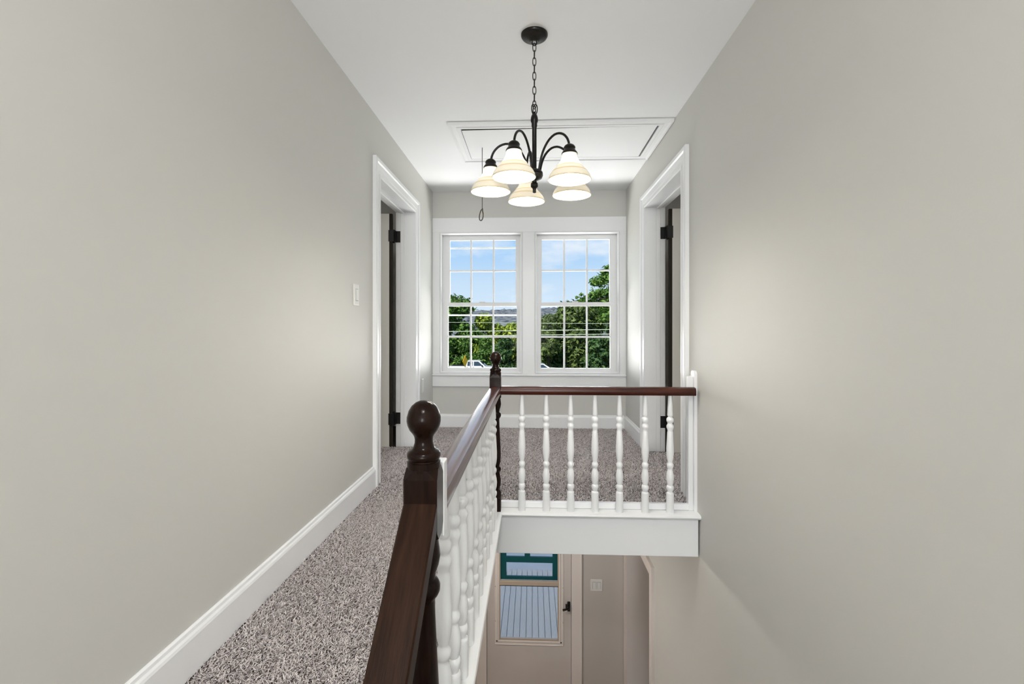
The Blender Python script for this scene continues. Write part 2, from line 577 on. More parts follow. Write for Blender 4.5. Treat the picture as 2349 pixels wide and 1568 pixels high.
# ------------------------------------------------------------------ trim
CASE = [(0, 0), (0, .013), (.006, .018), (.018, .018), (.024, .013), (.034, .013), (.040, .0165), (.082, .0165), (.088, .026), (.106, .029), (.115, .023), (.115, 0)]
BASE = [(0, 0), (0, .020), (.112, .020), (.120, .017), (.126, .012), (.135, .010), (.138, .004), (.138, 0)]
def base(name, path, fn, label):
    o = MB().moulding(path, BASE, fn).build(name, 'white_trim')
    return struct(o, label, 'baseboard')
base('baseboard_left', [(.90, -.005), (LD[0] - .115, -.005)], lambda u, v, h: (XL + h, u, v), 'tall white baseboard along the left wall beside the carpet strip')
base('baseboard_left_far', [(LD[1] + .115, -.005), (YB, -.005)], lambda u, v, h: (XL + h, u, v), 'short white baseboard between left doorway and window wall')
base('baseboard_right_far', [(RD[1] + .115, -.005), (YB, -.005)], lambda u, v, h: (XR - h, u, v), 'short white baseboard between right doorway and window wall')
base('baseboard_back', [(XL + .02, -.005), (XR - .02, -.005)], lambda u, v, h: (u, YB - h, v), 'white baseboard under the pair of windows')

def door_casing(name, a, b, top, bot, fn, label, m_='white_gloss', prof=CASE):
    # path runs so that "left of path" is away from the opening
    o = MB().moulding([(b, bot), (b, top), (a, top), (a, bot)], [(-q, h) for q, h in prof], fn).build(name, m_)
    return struct(o, label, 'door casing')
door_casing('trim_1', LD[0], LD[1], DT, ZF, lambda u, v, h: (XL + h, u, v), 'white moulded casing around the left doorway')
door_casing('trim_2', RD[0], RD[1], DT, ZF, lambda u, v, h: (XR - h, u, v), 'white moulded casing around the right doorway')
CASE2 = [(0, 0), (0, .016), (.085, .020), (.095, .024), (.105, .024), (.105, 0)]
door_casing('trim_3', LRD[0], LRD[1] - .06, LRT, ZL, lambda u, v, h: (XR - h, u, v), 'white casing around the downstairs right doorway', 'front_casing_paint', CASE2)

# window casing boards
tw = empty('trim_4', (0, YB, .557))
struct(tw, 'white board casing, sill and apron around the paired windows', 'window casing')
cy0, cy1 = YB - .022, YB
MB().box(XL, XR, cy0, cy1, WZ[1], 2.175, .003).build('head_casing', 'white_gloss', tw)
MB().box(XL, WL[0], cy0, cy1, WZ[0], WZ[1], .003).build('side_casing', 'white_gloss', tw)
MB().box(WR[1], XR, cy0, cy1, WZ[0], WZ[1], .003).build('side_casing', 'white_gloss', tw)
MB().box(WL[1], WR[0], cy0, cy1, WZ[0], WZ[1], .003).build('mullion_casing', 'white_gloss', tw)
MB().box(XL, XR, YB - .045, YB + .05, WZ[0] - .024, WZ[0], .009, 3).build('sill', 'white_gloss', tw, smooth=True)
MB().box(XL, XR, cy0, cy1, .422, WZ[0] - .024, .003).build('apron', 'white_gloss', tw)

# ------------------------------------------------------------------ windows
def window(name, X0, X1, gu, gl, vu, vl, extra, label):
    W = empty(name, ((X0 + X1) / 2, YB, WZ[0]))
    struct(W, label, 'window')
    # jamb lining with stop beads
    m = MB()
    jp = [(0, -.022), (0, .16), (.03, .16), (.03, .075), (.014, .075), (.014, .015), (.022, .006), (.022, -.012), (.012, -.030)]
    m.moulding([(X0, WZ[0]), (X1, WZ[0]), (X1, WZ[1]), (X0, WZ[1])], jp, lambda u, v, h: (u, YB + h, v), closed=True)
    m.build('jamb_frame', 'window_white', W)
    def sash(nm, yc, g, z0, z1, rails, verts, hors, th, sx0, sx1):
        # g = glass extents, rails = (bottom z of sash, top z of sash)
        m = MB()
        ya, yb = yc - th / 2, yc + th / 2
        m.box(sx0, g[0], ya, yb, rails[0], rails[1], .002)
        m.box(g[1], sx1, ya, yb, rails[0], rails[1], .002)
        m.box(g[0] - .001, g[1] + .001, ya, yb, rails[0], z0, .002)
        m.box(g[0] - .001, g[1] + .001, ya, yb, z1, rails[1], .002)
        S = m.build(nm, 'window_white', W)
        mw = .009
        xs = [g[0]] + verts + [g[1]]
        zs = [z0] + hors + [z1]
        for x in verts:
            MB().box(x - mw, x + mw, yc - .012, yc + .012, z0, z1, .004).build('muntin', 'window_white', S)
        for z in hors:
            MB().box(g[0], g[1], yc - .010, yc + .010, z - mw, z + mw, .004).build('muntin', 'window_white', S)
        for i in range(len(xs) - 1):
            for j in range(len(zs) - 1):
                MB().box(xs[i], xs[i + 1], yc - .0015, yc + .0015, zs[j], zs[j + 1]).build('pane', 'window_glass', S)
        return S
    sash('upper_sash', YB + .085, gu, 1.30, 1.958, (1.262, 1.999), vu, [1.635], .034, X0 + .008, X1 - .008)
    sash('lower_sash', YB + .042, gl, .613, 1.258, (.562, 1.298), vl, [.938], .034, X0 + .008, X1 - .008)
    if extra:
        for z in extra:
            MB().box(X0 + .01, X1 - .01, YB + .108, YB + .116, z - .008, z + .008, .002).build('storm_window_bar', 'window_white', W)
    MB().box((gl[0] + gl[1]) / 2 - .03, (gl[0] + gl[1]) / 2 + .03, YB + .02, YB + .05, 1.297, 1.309, .004).build('sash_lock', 'window_white', W)
    return W
window('window_1', WL[0], WL[1], (-.872, -.175), (-.884, -.163), [-.647, -.408], [-.646, -.409], (1.882, 1.167),
       'left white double-hung window with six-pane sashes and a storm bar')
window('window_2', WR[0], WR[1], (.100, .808), (.090, .806), [.334, .572], [.334, .568], None,
       'right white double-hung window with six-pane sashes, tree beyond')

w3 = empty('window_3', (0, YF, .33))  # unseen window, added as the opening for the rear fill light
struct(w3, 'window at the other end of the hall', 'window')
MB().moulding([(-.72, .33), (.72, .33), (.72, 2.07), (-.72, 2.07)], [(0, .02), (0, -T), (.05, -T), (.05, -.09), (.03, -.09), (.03, .02)], lambda u, v, h: (u, YF + h, v), closed=True).build('jamb_frame', 'window_white', w3)
MB().box(-.69, .69, YF - .12, YF - .09, 1.18, 1.23).build('meeting_rail', 'window_white', w3)
for (z0, z1) in ((.36, 1.18), (1.23, 2.04)):
    MB().box(-.69, .69, YF - .107, YF - .103, z0, z1).build('pane', 'window_glass', w3)

# ------------------------------------------------------------------ upstairs doors
def updoor(name, X, s, a, b, label):
    """X wall face, s = -1 into the left room, +1 into the right room; hinged at y = b"""
    D = empty(name, (X + s * T, b, ZF))
    struct(D, label, 'door')
    x0, x1 = sorted((X, X + s * (T + .0)))
    m = MB()
    m.box(x0, x1, a - J, a, ZF, DT + J); m.box(x0, x1, b, b + J, ZF, DT + J); m.box(x0, x1, a, b, DT, DT + J)
    m.build('jamb', 'white_gloss', D)
    sx0, sx1 = sorted((X + s * .085, X + s * .118))
    m = MB()
    m.box(sx0, sx1, a, a + .012, ZF, DT, .003); m.box(sx0, sx1, b - .012, b, ZF, DT, .003); m.box(sx0, sx1, a + .012, b - .012, DT - .012, DT, .003)
    m.build('door_stop', 'white_gloss', D)
    g = X + s * (T + .045)
    e = X + s * (T + .045 + .92)
    lx0, lx1 = sorted((g, e))
    yl = b - .05
    # leaf with recessed panels on the side that faces the hall
    m = MB()
    holes = []
    w = lx1 - lx0
    for (u0, u1) in ((lx0 + .12, lx0 + w / 2 - .05), (lx0 + w / 2 + .05, lx1 - .12)):
        for (v0, v1) in ((.22, .80), (.96, 1.88)):
            holes.append((u0, u1, v0, v1))
    m.panel(XZ(yl), lx0, lx1, ZF + .008, DT - .022, 0, .012, holes)
    m.panel(XZ(yl + .012), lx0, lx1, ZF + .008, DT - .022, 0, .024)
    L = m.build('door_leaf', 'door_cream', D)
    MB().box(*sorted((g, g - s * .024)), yl + .002, yl + .034, ZF + .008, DT - .022).build('hinge_edge', 'attic_wood', L)['label'] = 'dark unpainted hinge edge'  # dark strip put in for the shade of the open hinge gap
    MB().lathe([(.0, 0), (.026, .0), (.03, .012), (.024, .03), (.012, .036), (.010, .055), (.028, .058), (.028, .064), (0, .064)],
               (e - s * .07, yl - .064, 1.0), 20, 'y').build('knob', 'black_iron', L, True)
    for z in (1.835, .24):
        hx = X + s * T
        m = MB()
        q0, q1 = sorted((hx - s * .052, hx - s * .002))
        m.box(q0, q1, b - .004, b - .0005, z - .05, z + .05)
        q0, q1 = sorted((hx + s * .004, hx + s * .05))
        m.box(q0, q1, yl - .006, yl - .001, z - .05, z + .05)
        m.lathe([(.004, -.060), (.009, -.056), (.009, .056), (.004, .060)], (hx + s * .012, b - .020, z), 12)
        m.box(*sorted((hx - s * .006, hx + s * .03)), b - .03, b - .012, z - .05, z + .05)
        m.build('hinge', 'black_hinge', D)
    return D
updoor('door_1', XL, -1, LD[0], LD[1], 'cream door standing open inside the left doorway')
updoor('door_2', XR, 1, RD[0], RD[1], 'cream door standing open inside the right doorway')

# ------------------------------------------------------------------ entrance door downstairs
D3 = empty('door_3', ((FD[0] + FD[1]) / 2, YB, ZL))
struct(D3, 'beige downstairs entrance door with two glass lights and teal sash', 'door')
m = MB()
m.box(FD[0] - J, FD[0], YB, YB + T, ZL, FDT + J); m.box(FD[1], FD[1] + J, YB, YB + T, ZL, FDT + J); m.box(FD[0], FD[1], YB, YB + T, FDT, FDT + J)
m.build('jamb', 'front_casing_paint', D3)
G0, G1 = -.345, .275
m = MB().panel(XZ(YB + .012), FD[0] + .004, FD[1] - .004, ZL + .01, FDT - .004, 0, .045, [(G0, G1, -2.215, -1.05)])
leaf = m.build('door_leaf', 'front_door_paint', D3)
# beaded frame around the lights
FR = [(0, 0), (0, .010), (.014, .014), (.022, .006), (.040, .006), (.046, .010), (.052, .0)]
MB().moulding([(G0, -2.215), (G0, -1.05), (G1, -1.05), (G1, -2.215)], FR, lambda u, v, h: (u, YB + .012 - h, v), closed=True).build('light_frame', 'front_casing_paint', leaf)
MB().box(G0, G1, YB - .002, YB + .03, -1.645, -1.598, .004).build('meeting_rail', 'brass_strip', leaf)
MB().box(G0 + .005, G1 - .005, YB + .004, YB + .012, -1.652, -1.646).build('rail_gap', 'black_hinge', leaf)
MB().box(G0 - .03, G1 + .03, YB + .000, YB + .012, -2.232, -2.222).build('bottom_gap', 'black_hinge', leaf)
m = MB()
iw = .012
m.box(G0, G0 + iw, YB + .006, YB + .03, -2.205, -1.645); m.box(G1 - iw, G1, YB + .006, YB + .03, -2.205, -1.645); m.box(G0 + iw, G1 - iw, YB + .006, YB + .03, -2.215, -2.198)
m.box(G0, G0 + iw, YB + .006, YB + .03, -1.598, -1.05); m.box(G1 - iw, G1, YB + .006, YB + .03, -1.598, -1.05)
m.build('glazing_bead', 'brass_strip', leaf)
MB().box(G0 + iw, G1 - iw, YB + .018, YB + .022, -2.2, -1.648).build('pane', 'window_glass', leaf)
MB().box(G0 + iw, G1 - iw, YB + .018, YB + .022, -1.598, -1.05).build('pane', 'window_glass', leaf)
# teal storm sash right behind the upper light
m = MB()
t0, t1 = G0 + .012, G1 - .012
ty0, ty1 = YB + .034, YB + .056
zb, zt = -1.598, -1.06
m.box(t0, t0 + .062, ty0, ty1, zb, zt); m.box(t1 - .052, t1, ty0, ty1, zb, zt)
m.box(t0 + .062, t1 - .052, ty0, ty1, zb, zb + .032); m.box(t0 + .062, t1 - .052, ty0, ty1, -1.420, -1.361)
m.box(-.080, -.022, ty0, ty1, -1.361, zt - .03); m.box(t0 + .062, t1 - .052, ty0, ty1, zt - .03, zt)
m.build('teal_sash', 'teal_paint', D3)['label'] = 'dark teal painted sash behind the upper light'
# latch: lever with small rose
m = MB()
m.box(.362, .392, YB - .004, YB + .012, -1.90, -1.80, .004)
m.tube([(.374, YB - .002, -1.845), (.374, YB - .035, -1.845), (.365, YB - .04, -1.850), (.312, YB - .045, -1.862)], [.009, .009, .010, .011], 10)
m.tube([(.352, YB - .04, -1.848), (.352, YB - .042, -1.805)], [.011, .013], 10)
m.build('door_handle', 'black_iron', leaf, True)
for (sx, sz) in ((-.385, -1.66), (.318, -1.66), (-.385, -2.02), (.318, -2.02)):
    MB().lathe([(.0, 0), (.005, 0), (.004, .003), (0, .003)], (sx, YB + .004, sz), 8, 'y').build('screw', 'steel', leaf)
door_casing('trim_5', FD[0], FD[1], FDT, ZL, lambda u, v, h: (u, YB - h, v), 'beige flat casing around the entrance door', 'front_casing_paint', CASE2)

# lower right doorway jamb
m = MB()
m.box(XR, XR + T + .05, LRD[1] - .06, LRD[1] - .04, ZL, LRT); m.box(XR, XR + T, LRD[0] - J, LRD[0], ZL, LRT + J); m.box(XR, XR + T, LRD[0], LRD[1], LRT, LRT + J)
m.box(XR, XR + T, LRD[1] - .04, LRD[1] + J, ZL, LRT)
struct(m.build('trim_6', 'front_casing_paint'), 'pale jamb lining the downstairs right doorway', 'door jamb')

# ------------------------------------------------------------------ attic hatch in the ceiling
hatch = empty('attic_hatch', (.2, 3.6, H))
tag(hatch, 'white flat attic hatch panel in a moulded ceiling frame', 'attic hatch')
HF = [(0, 0), (0, .016), (.022, .016), (.030, .012), (.055, .012), (.064, .020), (.078, .018), (.080, 0)]
m = MB().moulding([(HX[0], HY[0]), (XR - .082, HY[0]), (XR - .082, HY[1]), (HX[0], HY[1])], [(-q * 1.0, h) for q, h in HF], lambda u, v, h: (u, v, H - h), closed=True)
m.build('hatch_frame', 'ceiling_paint', hatch)
poly = [(HX[0] + .004, HY[0] + .030), (XR - .096, HY[0] + .003), (XR - .096, HY[1] - .003), (HX[0] + .003, HY[1] - .003)]
MB().prism(poly, lambda u, v, d: (u, v, d), H - .0145, H - .0115).build('hatch_panel', 'ceiling_paint', hatch)
MB().prism([(u * .999 + .0003, v * .9999 + .0004) for u, v in poly], lambda u, v, d: (u, v, d), H - .0115, H + .012).build('hatch_core', 'attic_wood', hatch)

# pull cord
pc = empty('pull_cord', (-.389, 3.65, 1.87))
tag(pc, 'thin dark pull cord with a loop hanging below the attic hatch', 'pull cord')
MB().tube([(-.389, 3.65, H + .002), (-.3885, 3.65, 2.2), (-.389, 3.65, 1.955)], .0028, 6).build('string', 'cord', pc)
lp = []
for i in range(20):
    a = 2 * math.pi * i / 20
    lp.append((-.392 + .014 * math.sin(a) * (1 - .25 * math.cos(a)) - .004 * (1 - math.cos(a)), 3.65, 1.912 + .043 * math.cos(a)))
MB().tube(lp, .0042, 6, closed=True).build('loop', 'cord', pc, True)
MB().tube([(-.388, 3.65, 1.965), (-.386, 3.65, 1.94), (-.382, 3.65, 1.922)], .005, 6).build('knot', 'cord', pc, True)

# ------------------------------------------------------------------ switch plates
def rocker_plate(name, fn, w, h, nsw, label, wob=0):
    """fn(u, v, d): u across, v up, d out of the wall, origin at the plate centre"""
    P = empty(name, fn(0, 0, 0))
    tag(P, label, 'light switch' if nsw else 'wall plate')
    m = MB()
    hw, hh = w / 2, h / 2
    a = [m.bm.verts.new(fn(u, v, 0)) for u, v in ((-hw, -hh), (hw, -hh), (hw, hh), (-hw, hh))]
    b = [m.bm.verts.new(fn(u, v, .004)) for u, v in ((-hw, -hh), (hw, -hh), (hw, hh), (-hw, hh))]
    q = .005
    c = [m.bm.verts.new(fn(u, v, .007)) for u, v in ((-hw + q, -hh + q), (hw - q, -hh + q), (hw - q, hh - q), (-hw + q, hh - q))]
    for lo, hi in ((a, b), (b, c)):
        for i in range(4):
            m.bm.faces.new((lo[i], lo[(i + 1) % 4], hi[(i + 1) % 4], hi[i]))
    m.bm.faces.new(c); m.bm.faces.new(a)
    m.build('plate', 'plastic_white', P)
    for k in range(nsw):
        cu = (k - (nsw - 1) / 2) * .046
        m = MB()
        poly = [(-.033, .0065), (.033, .0065), (.033, .009), (0, .0105), (-.033, .0135)]
        m.prism(poly, lambda v, d, u: fn(cu + u, v, d), -.0165, .0165)
        m.build('rocker', 'plastic_white', P)
        m = MB()
        for (u0, u1, v0, v1) in ((-.0185, -.017, -.0355, .0355), (.017, .0185, -.0355, .0355), (-.0185, .0185, .034, .0355), (-.0185, .0185, -.0355, -.034)):
            m.prism([(u0, v0), (u1, v0), (u1, v1), (u0, v1)], lambda u, v, d: fn(cu + u, v, d), .0068, .0074)
        m.build('rocker_gap', 'cord', P)
    for v in (h * .42, -h * .42):
        for cu in ([0] if nsw < 2 else [-.023, .023]):
            m = MB()
            ring = [m.bm.verts.new(fn(cu + .0028 * math.cos(t), v + .0028 * math.sin(t), .0078)) for t in [i * math.pi / 4 for i in range(8)]]
            ring2 = [m.bm.verts.new(fn(cu + .003 * math.cos(t), v + .003 * math.sin(t), .0068)) for t in [i * math.pi / 4 for i in range(8)]]
            m.bm.faces.new(ring)
            for i in range(8): m.bm.faces.new((ring[i], ring[(i + 1) % 8], ring2[(i + 1) % 8], ring2[i]))
            m.build('screw', 'plastic_white', P)
    return P
rocker_plate('light_switch', lambda u, v, d: (XL + d, 2.735 + u, 1.232 + v), .078, .124, 1, 'white single rocker light switch beside the left doorway')
rocker_plate('wall_plate', lambda u, v, d: (XL + d, 4.42 + u, .485 + v), .074, .130, 0, 'blank white wall plate low on the left wall near the windows')
rocker_plate('light_switch', lambda u, v, d: (.663 + u, YB - d, -1.62 + v), .122, .120, 2, 'white double rocker light switch downstairs beside the entrance door')

# ------------------------------------------------------------------ railing woodwork
ZN = -.035           # top of the nosing board the balusters stand on
nb = MB()
prof = [(-.222, ZN - .024), (NX - .012, ZN - .024), (NX - .003, ZN - .020), (NX, ZN - .012), (NX - .003, ZN - .004), (NX - .012, ZN), (-.262, ZN), (-.262, ZN - .024)]
nb.prism(prof, lambda u, v, d: (u, d, v), .90, FY - .02)
o = nb.build('trim_7', 'white_gloss', smooth=True)
struct(o, 'white rounded nosing board along the hallway edge under the balusters', 'nosing')
nb = MB()
yn = 2.725
prof = [(yn + .012, ZN), (yn + .003, ZN - .004), (yn, ZN - .012), (yn + .003, ZN - .020), (yn + .012, ZN - .026), (FY + .01, ZN - .026), (FY + .01, ZN - .03), (2.86, ZN - .03), (2.86, ZN)]
nb.prism(prof, lambda u, v, d: (d, u, v), NX - .05, XR)
o = nb.build('trim_8', 'white_gloss', smooth=True)
struct(o, 'white rounded nosing board under the landing balusters', 'nosing')
o = MB().box(NX - .045, XR, 2.808, 2.835, ZN, .002, .003).build('trim_9', 'white_gloss')
struct(o, 'white strip between landing carpet and balusters', 'carpet strip')
o = MB().box(-.275, -.252, .90, 2.81, ZN, .002, .003).build('trim_10', 'white_gloss')
struct(o, 'white strip between hallway carpet and balusters', 'carpet strip')
o = MB().box(FX + .012, XR - .008, FY, FY + .03, -.279, ZN - .026, .002).build('trim_11', 'white_trim')
struct(o, 'wide white fascia board below the landing railing', 'fascia')
o = MB().box(FX - .02, FX + .0, .90, FY, -.279, ZN - .024).build('trim_12', 'white_trim')
struct(o, 'white fascia board below the hallway edge', 'fascia')

BAL = [(.0105, .655), (.0105, .640), (.0125, .60), (.0158, .533), (.0150, .527), (.0130, .524), (.0130, .520), (.0165, .516), (.0192, .508), (.0192, .498), (.0165, .490),
       (.0145, .486), (.0145, .481), (.0165, .476), (.0192, .469), (.0192, .460), (.0170, .452), (.0150, .444), (.0150, .436), (.0162, .432), (.0172, .41), (.0190, .37), (.0203, .34), (.0200, .31),
       (.0180, .285), (.0140, .262), (.0140, .256), (.0160, .251), (.0185, .245), (.0185, .234), (.0160, .226), (.0138, .221), (.0150, .213), (.0185, .195), (.0203, .172), (.0190, .150), (.0155, .131),
       (.0150, .126), (.0175, .123), (.0198, .117), (.0198, .107), (.0175, .098), (.0152, .090), (.0152, .086), (.0200, .082), (.0212, .076), (.0212, ZN), (.0212, ZN - .002)]
BAL = [((.0165 + (r_ - .0165) * 1.3) if .083 < z_ < .53 else r_, z_) for r_, z_ in BAL]
bal_mesh = MB().lathe(BAL[::-1], (0, 0, 0), 20).mesh('baluster')
bal_mesh.materials.append(MATS['white_gloss'])
bal_mesh.polygons.foreach_set('use_smooth', [True] * len(bal_mesh.polygons))
bal_mesh.set_sharp_from_angle(angle=R(50))
def baluster(parent, x, y, rot=0):
    o = bpy.data.objects.new('baluster', bal_mesh)
    COL.objects.link(o)
    o.parent = parent
    o.location = Vector((x, y, 0)) - wloc(parent)
    o.rotation_euler.z = rot
    return o

def rail_section(w, h):
    return [(-w / 2 + .004, 0), (w / 2 - .004, 0), (w / 2, .006), (w / 2, h * .62), (w / 2 - .004, h * .85), (w / 2 - .014, h * .97), (0, h), (-w / 2 + .014, h * .97), (-w / 2 + .004, h * .85), (-w / 2, h * .62), (-w / 2, .006)]

hall = empty('hallway_railing', (RAILX, 1.9, ZN))
tag(hall, 'long railing of white balusters with red-brown rail along the hallway edge', 'railing')
sec = rail_section(.066, .046)
MB().prism(sec, lambda u, v, d: (RAILX + u, d, .648 + v), 1.0, RAILY - .03).build('handrail', 'mahogany', hall, True)['label'] = 'glossy red-brown handrail'
MB().box(RAILX - .033, RAILX + .034, .9635, 1.0, .612, .765, .002).build('mounting_block', 'white_gloss', hall)['label'] = 'white mounting block at rail end'
for k in range(11):
    baluster(hall, RAILX - .003, 2.635 - .148 * k, .1 * k)

land = empty('landing_railing', (.37, RAILY, ZN))
tag(land, 'short railing of seven white balusters across the landing to the right wall', 'railing')
MB().prism(sec, lambda u, v, d: (d, RAILY + u, .648 + v), RAILX + .028, .938).build('handrail', 'mahogany_x', land, True)['label'] = 'red-brown handrail ending at the wall'
for k, x in enumerate((-.061, .082, .225, .366, .508, .656, .799)):
    baluster(land, x, RAILY, .2 * k)
# half post against the right wall, with a rounded wall cleat
m = MB()
m.box(.916, .944, 2.806, 2.85, ZN, .752, .003)
m.build('end_post', 'white_gloss', land)
m = MB()
pp = [(2.79, ZN), (2.855, ZN), (2.855, .765), (2.848, .779), (2.835, .785), (2.81, .785), (2.797, .779), (2.79, .765)]
m.prism(pp, lambda u, v, d: (d, u, v), .9445, XR - .0005)
m.build('wall_cleat', 'white_gloss', land)

NEW = [(.0001, .8975), (.008, .8968), (.016, .8935), (.024, .887), (.030, .877), (.0335, .865), (.0338, .857), (.032, .848), (.028, .839), (.0225, .832), (.019, .8265), (.0178, .820), (.0182, .813),
       (.0205, .806), (.0235, .801), (.0295, .798), (.0325, .7945), (.0335, .789), (.0325, .784), (.030, .7805), (.0305, .779), (.0328, .7775), (.0328, .765), (.0328, .760)]
SH = [(.0290, .632), (.0290, .618), (.0310, .605), (.0330, .590), (.0300, .572), (.0250, .558), (.0230, .548), (.0235, .543), (.0290, .538), (.0325, .530), (.0320, .519), (.0285, .511), (.0240, .506), (.0220, .500),
      (.0228, .47), (.0262, .40), (.0298, .33), (.0310, .29), (.0290, .250), (.0230, .228), (.0225, .221), (.0290, .215), (.0320, .206), (.0290, .197), (.0230, .190), (.0260, .172), (.0310, .145), (.0300, .115),
      (.0240, .092), (.0230, .085), (.0290, .079), (.0325, .070), (.0330, .058), (.0330, .045)]
def newel(x, y, label):
    N = empty('newel_post', (x, y, ZN))
    tag(N, label, 'newel post', 'newel posts')
    MB().lathe(NEW[::-1], (x, y, 0), 40).build('ball_finial', 'walnut', N, True)
    m = MB()
    # square block with the top corners cut to meet the round collar
    h = .033
    def ring(z, r_, k):
        return [m.bm.verts.new((x + a, y + b, z)) for a, b in ((-r_, -r_ + k), (-r_ + k, -r_), (r_ - k, -r_), (r_, -r_ + k), (r_, r_ - k), (r_ - k, r_), (-r_ + k, r_), (-r_, r_ - k))]
    rs = [ring(.628, h, .0185), ring(.645, h, .0025), ring(.748, h, .0025), ring(.766, h - .001, .0185)]
    for a, b in zip(rs, rs[1:]):
        for i in range(8): m.bm.faces.new((a[i], a[(i + 1) % 8], b[(i + 1) % 8], b[i]))
    m.bm.faces.new(rs[0]); m.bm.faces.new(rs[-1])
    m.build('block', 'walnut', N)
    MB().lathe(SH[::-1], (x, y, 0), 32).build('turned_shaft', 'walnut', N, True)
    MB().box(x - h, x + h, y - h, y + h, ZN - .001, .047, .003).build('base_block', 'walnut', N)
    return N
newel(RAILX, .93, 'dark brown turned newel post with ball top in the foreground')
newel(RAILX, RAILY, 'smaller-looking dark newel post at the far corner of the railings')

# descending stair rail towards the camera
sr = empty('stair_railing', (RAILX, .6, -.3))
tag(sr, 'dark brown stair handrail sloping down from the foreground newel post', 'railing')
ya, za, yb_, zb_ = .897, .703, .30, .2015
sec2 = [(-.033, -.050), (.033, -.050), (.033, -.004), (.030, 0), (-.030, 0), (-.033, -.004)]
m = MB()
A = [m.bm.verts.new((RAILX + u, ya, za + v)) for u, v in sec2]
B = [m.bm.verts.new((RAILX + u, yb_, zb_ + v)) for u, v in sec2]
for i in range(len(sec2)):
    j = (i + 1) % len(sec2)
    m.bm.faces.new((A[i], A[j], B[j], B[i]))
m.bm.faces.new(A); m.bm.faces.new(B)
m.build('handrail', 'walnut_rail', sr)
for k, y in enumerate((.79, .57, .37)):
    z = za - (ya - y) * .84 - .66 - .04
    o = baluster(sr, RAILX - .004, y)
    o.location.z += z
m = MB()
m.prism([(.896, -.26), (.896, -.02), (.30, -.52), (.30, -.72)], lambda u, v, d: (d, u, v), RAILX - .03, RAILX + .03)
m.build('stringer', 'white_gloss', sr)

# ------------------------------------------------------------------ chandelier
CX, CY = .010, 2.27
ch = empty('chandelier', (CX, CY, 1.69))
tag(ch, 'black iron chandelier with five frosted amber bell shades on a chain', 'chandelier')
MB().lathe([(.012, -.034), (.022, -.031), (.030, -.024), (.050, -.020), (.060, -.014), (.0645, -.006), (.0645, 0)], (CX, CY, H), 40).build('canopy', 'black_iron', ch, True)
MB().tube([(CX + .011 * math.cos(t), CY, H - .040 + .013 * math.sin(t)) for t in [i * 2 * math.pi / 16 for i in range(16)]], .0028, 8, closed=True).build('canopy_loop', 'black_iron', ch, True)
link_z = []
z = H - .062
pitch = .0345
k = 0
def stadium(w, h, n=6):
    return [(w / 2 * math.copysign(abs(math.cos(t)) ** .85, math.cos(t)), h / 2 * math.sin(t)) for t in [2 * math.pi * i / 20 for i in range(20)]]
    pts = []
    r = w / 2
    for i in range(n + 1):
        a = math.pi * i / n
        pts.append((r * math.cos(a), h / 2 - r + r * math.sin(a)))
    for i in range(n + 1):
        a = math.pi + math.pi * i / n
        pts.append((r * math.cos(a), -h / 2 + r + r * math.sin(a)))
    return pts
lm = {}
while z > 2.105:
    a = (0.25, 1.75)[k % 2]
    ca, sa = math.cos(a), math.sin(a)
    pts = [(CX + u * ca, CY + u * sa, z + v) for u, v in stadium(.0165, .0405)]
    MB().tube(pts, .0021, 6, closed=True).build('chain_link', 'black_iron', ch, True)
    z -= pitch; k += 1
for (a, dx, tilt) in ((.5, .004, .1), (2.4, -.004, -.14)):
    pts = [(CX + dx + (.0115 * math.cos(t)) * math.cos(a) + tilt * .027 * math.sin(t), CY + .0115 * math.cos(t) * math.sin(a), 2.089 + .025 * math.sin(t)) for t in [i * 2 * math.pi / 18 for i in range(18)]]
    MB().tube(pts, .0026, 6, closed=True).build('top_ring', 'black_iron', ch, True)
MB().lathe([(.006, 2.077), (.0065, 2.068), (.012, 2.064), (.0165, 2.052), (.0180, 2.040), (.0170, 2.030), (.0135, 2.024), (.0135, 2.008), (.0110, 2.000), (.0108, 1.80), (.014, 1.795)][::-1], (CX, CY, 0), 24).build('center_rod', 'black_iron', ch, True)
MB().lathe([(.0105, 1.803), (.030, 1.797), (.040, 1.787), (.0415, 1.781), (.0385, 1.779), (.0415, 1.776), (.0415, 1.770), (.036, 1.757), (.020, 1.749), (.012, 1.746), (.0115, 1.738), (.016, 1.735), (.018, 1.729), (.0165, 1.726),
             (.018, 1.723), (.017, 1.717), (.012, 1.712), (.0085, 1.708), (.0075, 1.695), (.0085, 1.692), (.0075, 1.689), (.004, 1.687)][::-1], (CX, CY, 0), 32).build('hub', 'black_iron', ch, True)
RA, ZR = .215, 1.703
SP = [(.0335, .117), (.0345, .110), (.0360, .100), (.0395, .089), (.0450, .078), (.0510, .069), (.0555, .064), (.0580, .062), (.0590, .0575), (.0640, .053), (.0660, .0495), (.0680, .0475), (.0790, .036), (.0870, .025), (.0925, .014), (.0950, .004), (.0955, .000)]
SPI = []
shade_m = None
